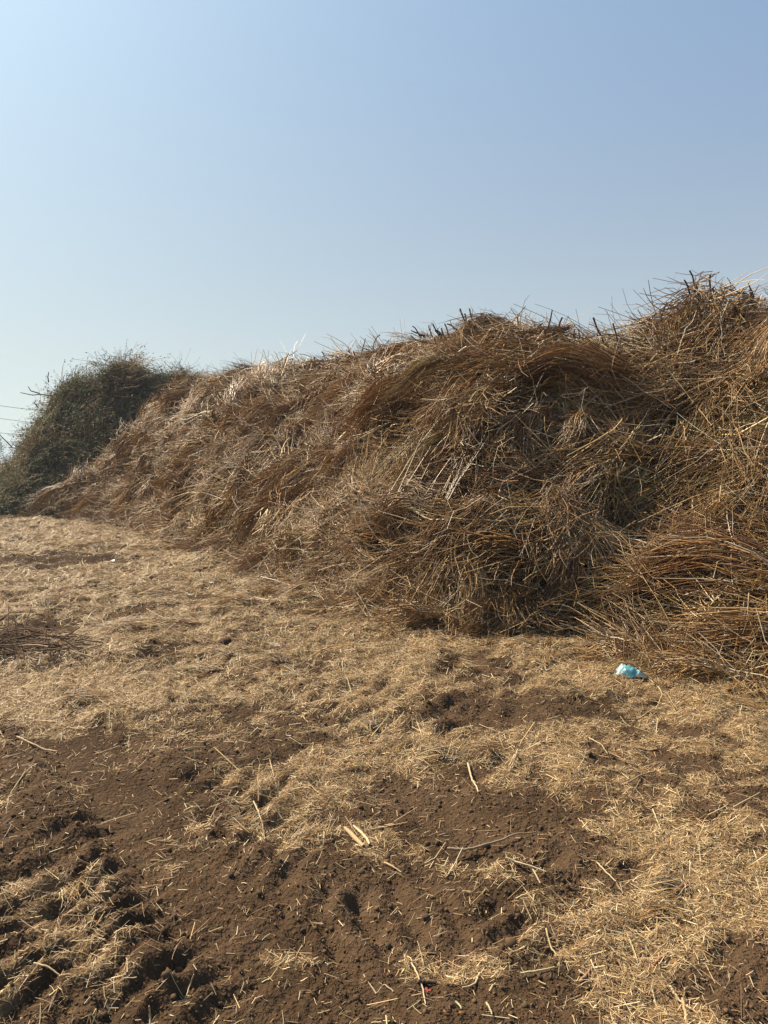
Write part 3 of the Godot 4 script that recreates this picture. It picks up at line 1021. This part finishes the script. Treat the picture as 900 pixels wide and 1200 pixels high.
	for q in 130:
		var a := rng.randf() * TAU
		var rr := sqrt(rng.randf()) * 0.62
		var p := Vector3(cos(a) * rr, 0.02 + 0.20 * (1.0 - rr / 0.62) * rng.randf(), sin(a) * rr * 0.7)
		var d := Vector3(gauss(), gauss(0.15), gauss(0.7)).normalized()
		var g := Geo.new()
		var l := rng.randf_range(0.2, 0.6)
		var col := Color(0.11, 0.07, 0.045).lerp(Color(0.40, 0.31, 0.2), 0.0 if rng.randf() < 0.7 else rng.randf())
		g.tube(stalk_path(p - d * l * 0.5, d, l, 5, 0.12, 0.0), rng.randf_range(0.004, 0.009), 0.003, col, 4)
		obj("twig", g.mesh(), wood_mat, pile)

	# crumpled pale blue plastic bag
	rng.seed = 909
	var bag := Geo.new()
	var bp := on_ground(739, 803)
	var yg := ground_y(bp.x, bp.z)
	var nb := noise(91, 9.0, 2)
	var na := 22
	var nbv := 14
	for a in na + 1:
		for b in nbv + 1:
			var u := a / float(na) * 2.0 - 1.0
			var v := b / float(nbv) * 2.0 - 1.0
			var w := (1.0 - smoothstep(-0.2, 1.0, u) * 0.85)
			var x := u * 0.135
			var z := v * 0.085 * w + u * 0.03
			var y := 0.075 * (1.0 - v * v) * (1.0 - pow(absf(u), 3.0)) * (0.65 + 0.35 * w) + 0.035 * absf(nb.get_noise_2d(x * 1.6, z * 1.6)) + 0.008 * nb.get_noise_2d(x * 6, z * 6)
			bag.v.append(Vector3(x, y, z))
			var stripe := smoothstep(0.1, 0.3, nb.get_noise_2d(x * 0.7 + 5.0, z * 0.7))
			bag.c.append(Color(0.25, 0.42, 0.43).lerp(Color(0.08, 0.24, 0.28), stripe))
	bag.n.resize(bag.v.size())
	for a in na + 1:
		for b in nbv + 1:
			var e := bag.v[mini(a + 1, na) * (nbv + 1) + b] - bag.v[maxi(a - 1, 0) * (nbv + 1) + b]
			var f := bag.v[a * (nbv + 1) + mini(b + 1, nbv)] - bag.v[a * (nbv + 1) + maxi(b - 1, 0)]
			bag.n[a * (nbv + 1) + b] = f.cross(e).normalized()
			if a < na and b < nbv:
				var k := a * (nbv + 1) + b
				bag.i.append_array([k, k + nbv + 1, k + 1, k + 1, k + nbv + 1, k + nbv + 2])
	var bm := stalk_material(0.42, 0.5)
	bm.backlight_enabled = true
	bm.backlight = Color(0.12, 0.16, 0.16)
	var bo := obj("plastic_bag", bag.mesh(), bm)
	bo.position = Vector3(bp.x, yg + 0.02, bp.z)
	bo.rotation = Vector3(0.25, -0.35, 0)
	bo.scale = Vector3.ONE * 0.84
	tag(bo, "crumpled pale blue plastic bag lying in straw at the foot of the heap", "plastic bag")

	# scraps
	scrap("white_scrap", "tiny white paper scrap on far straw near the brush heap", "scrap", "", 132, 655, 0.10, Color(0.75, 0.73, 0.68))
	scrap("white_scrap", "tiny pale blue grey scrap on straw before the leaning bundles", "scrap", "", 247, 683, 0.05, Color(0.50, 0.55, 0.55))
	scrap("red_scrap", "small red scrap hanging below the sunlit straw tuft", "scrap", "", 501, 1152, 0.018, Color(0.24, 0.045, 0.035))
	for p in [[520, 1186], [540, 1184], [88, 1145], [110, 1090], [70, 1098], [8, 1140], [345, 1109], [765, 1122], [514, 1113]]:
		scrap("red_scrap", "tiny reddish chip lying on the dark soil", "scrap", "reddish chips on the soil", p[0] + gauss(1), p[1], 0.010, Color(0.24, rng.randf_range(0.05, 0.11), 0.05))
	# dark clods
	for p in [[265, 757, 0.055]]:
		clump(p[0], p[1], p[2])

func clump(px: float, py: float, r: float) -> void:
	var s := SphereMesh.new()
	s.radius = 1.0; s.height = 2.0; s.radial_segments = 14; s.rings = 8
	var arr := s.get_mesh_arrays()
	var g := Geo.new()
	var nn := noise(int(px), 1.1, 3)
	for p in arr[Mesh.ARRAY_VERTEX]:
		var q: Vector3 = p
		g.v.append(Vector3(q.x, q.y * 0.6, q.z) * r * (1.0 + 0.6 * nn.get_noise_3dv(q)))
		g.n.append(q)
		g.c.append(Color(0.075, 0.045, 0.03) * rng.randf_range(0.85, 1.15))
	g.i = arr[Mesh.ARRAY_INDEX]
	var o := obj("soil_clod", g.mesh(), soil_mat)
	var at := on_ground(px, py)
	o.position = Vector3(at.x, ground_y(at.x, at.z) + r * 0.3, at.z)
	tag(o, "lumpy dark soil clod lying on the straw strewn ground", "clod")

func scrap(called: String, label: String, cat: String, group: String, px: float, py: float, size: float, col: Color) -> void:
	var g := Geo.new()
	var k := 5
	for a in k + 1:
		for b in k + 1:
			var x := (a / float(k) - 0.5) * size * (1.0 + gauss(0.08))
			var z := (b / float(k) - 0.5) * size * 0.6 * (1.0 + gauss(0.15))
			g.v.append(Vector3(x, size * 0.25 * (0.5 + 0.5 * cos(a * 1.7 + b)) + 0.3 * size * absf(x / size), z))
			g.n.append(Vector3.UP)
			g.c.append(col)
	for a in k:
		for b in k:
			var q := a * (k + 1) + b
			g.i.append_array([q, q + k + 1, q + 1, q + 1, q + k + 1, q + k + 2])
	var o := obj(called, g.mesh(), stalk_material(0.6, 0.4))
	var at := on_ground(px, py)
	o.position = Vector3(at.x, ground_y(at.x, at.z) + 0.006, at.z)
	o.rotation.y = rng.randf() * TAU
	tag(o, label, cat, group)

# ---------------------------------------------------------------- far away: tree and wires
func build_far() -> void:
	rng.seed = 1001
	var depth := 95.0
	var foot := at_depth(-22, 540, depth)
	var t := Node3D.new()
	t.name = "distant_tree"
	t.position = Vector3(foot.x, 0, foot.z)
	add_child(t)
	tag(t, "distant hazy green tree rising beyond the brush heap", "tree")
	var g := Geo.new()
	g.tube(PackedVector3Array([Vector3(0, 0, 0), Vector3(0.1, 1.2, 0), Vector3(0, 2.4, 0.1), Vector3(0.2, 3.6, 0)]), 0.22, 0.08, Color(0.10, 0.075, 0.05), 7)
	for k in 7:
		var a := TAU * k / 7.0
		g.tube(PackedVector3Array([Vector3(0.05, 1.6 + 0.25 * k, 0), Vector3(cos(a) * 0.8, 2.4 + 0.25 * k, sin(a) * 0.8), Vector3(cos(a) * 1.6, 2.9 + 0.2 * k, sin(a) * 1.6)]), 0.08, 0.03, Color(0.10, 0.075, 0.05), 5)
	obj("trunk", g.mesh(), wood_mat, t)
	var c := Geo.new()
	for k in 46:
		var d := Vector3(gauss(), gauss(0.7), gauss()).normalized() * pow(rng.randf(), 0.4)
		var m := Vector3(0.1, 3.35, 0) + Vector3(d.x * 2.3, d.y * 1.75, d.z * 2.3)
		for q in 130:
			var p := m + Vector3(gauss(0.32), gauss(0.26), gauss(0.32))
			var al := Vector3(gauss(), gauss(), gauss()).normalized()
			var v := rng.randf_range(0.6, 1.3)
			c.leaf(p, al * 0.13, al.cross(Vector3(gauss(), gauss(), gauss())).normalized() * 0.06, Color(0.055 * v, 0.085 * v, 0.04 * v))
	obj("crown", c.mesh(), leaf_mat, t)
	var k := 0
	for w in [[475, 481, "highest"], [490, 496, "middle"], [507, 512, "lowest"]]:
		var a := at_depth(-420, w[0] - 42, 150.0)
		var b := at_depth(500, w[1] - 30, 190.0)
		var lo0 := at_depth(0, w[0], 168.0)
		var gw := Geo.new()
		var pts := PackedVector3Array()
		for q in 41:
			var f := q / 40.0
			var p := a.lerp(b, f)
			p.y = 0
			var px := 450.0 + FOCAL * p.x / -p.z
			var py: float = lerpf(w[0], w[1], px / 45.0) if px < 45.0 and px > 0.0 else (w[0] + px * 0.11 * exp(-absf(px) / 300.0) if px <= 0.0 else w[1] + (px - 45) * 0.05)
			p.y = at_depth(px, py, -p.z).y
			pts.append(p - lo0)
		gw.tube(pts, 0.05, 0.05, Color(0.10, 0.10, 0.11), 5)
		var o := obj("power_line", gw.mesh(), stalk_material(0.6, 0.5))
		o.position = lo0
		tag(o, "%s of three thin power lines crossing the pale sky beyond the brush" % w[2], "power line", "distant power lines")
		k += 1

# ---------------------------------------------------------------- sky, sun, camera
func build_light() -> void:
	var cam := Camera3D.new()
	cam.name = "camera"
	cam.position = EYE
	cam.rotation = Vector3(PITCH, 0, 0)
	cam.fov = rad_to_deg(2.0 * atan(600.0 / FOCAL))
	cam.near = 0.05
	cam.far = 3000.0
	add_child(cam)
	cam.current = true
	var towards := Vector3(-0.82, 0.0, -0.57).normalized() * cos(deg_to_rad(45.0)) + Vector3.UP * sin(deg_to_rad(45.0))
	var sun := DirectionalLight3D.new()
	sun.name = "sun"
	sun.light_energy = 1.6
	sun.light_color = Color(1.0, 0.93, 0.82)
	sun.light_angular_distance = 0.6
	sun.shadow_enabled = true
	add_child(sun)
	sun.look_at_from_position(towards * 50.0, Vector3.ZERO)
	var w := 512
	var h := 256
	var im := Image.create(w, h, false, Image.FORMAT_RGBF)
	for y in h:
		for x in w:
			var el := PI * (0.5 - (y + 0.5) / h)
			var az := TAU * (x + 0.5) / w
			var d := Vector3(sin(az) * cos(el), sin(el), -cos(az) * cos(el))
			im.set_pixel(x, y, air(d, towards))
	var mat := PanoramaSkyMaterial.new()
	mat.panorama = ImageTexture.create_from_image(im)
	var sky := Sky.new()
	sky.sky_material = mat
	var env := Environment.new()
	env.background_mode = Environment.BG_SKY
	env.sky = sky
	env.background_energy_multiplier = 0.455
	env.tonemap_mode = Environment.TONE_MAPPER_LINEAR
	env.tonemap_exposure = 2.1
	env.fog_enabled = true
	env.fog_density = 0.0007
	env.fog_light_color = Color(0.75, 0.83, 0.92)
	env.sdfgi_enabled = true
	env.ssao_enabled = true
	env.ssil_enabled = true
	var we := WorldEnvironment.new()
	we.name = "world_environment"
	we.environment = env
	add_child(we)

func air(d: Vector3, sun: Vector3) -> Color:
	# clear hazy air: blue overhead, pale at the horizon, paler towards the sun
	var up := maxf(d.y, 0.0)
	var blue := Color(0.06, 0.20, 0.50)
	var pale := Color(0.75, 0.79, 0.68)
	var f := exp(-up * 3.5)
	var c := blue.lerp(pale, f)
	var a := acos(clampf(d.dot(sun), -1, 1))
	var glow := 1.6 * exp(-a / 0.42)
	c = Color(c.r + glow * 1.0, c.g + glow * 1.15, c.b + glow * 1.07)
	if d.y < 0.0: c = Color(0.25, 0.2, 0.15)
	return c

func _ready() -> void:
	rng.seed = 7
	build_light()
	build_ground()
	print("ground ", Time.get_ticks_msec())
	build_heap()
	print("heap ", Time.get_ticks_msec())
	build_brush()
	build_litter()
	print("litter ", Time.get_ticks_msec())
	build_things()
	build_far()
	print("done ", Time.get_ticks_msec())
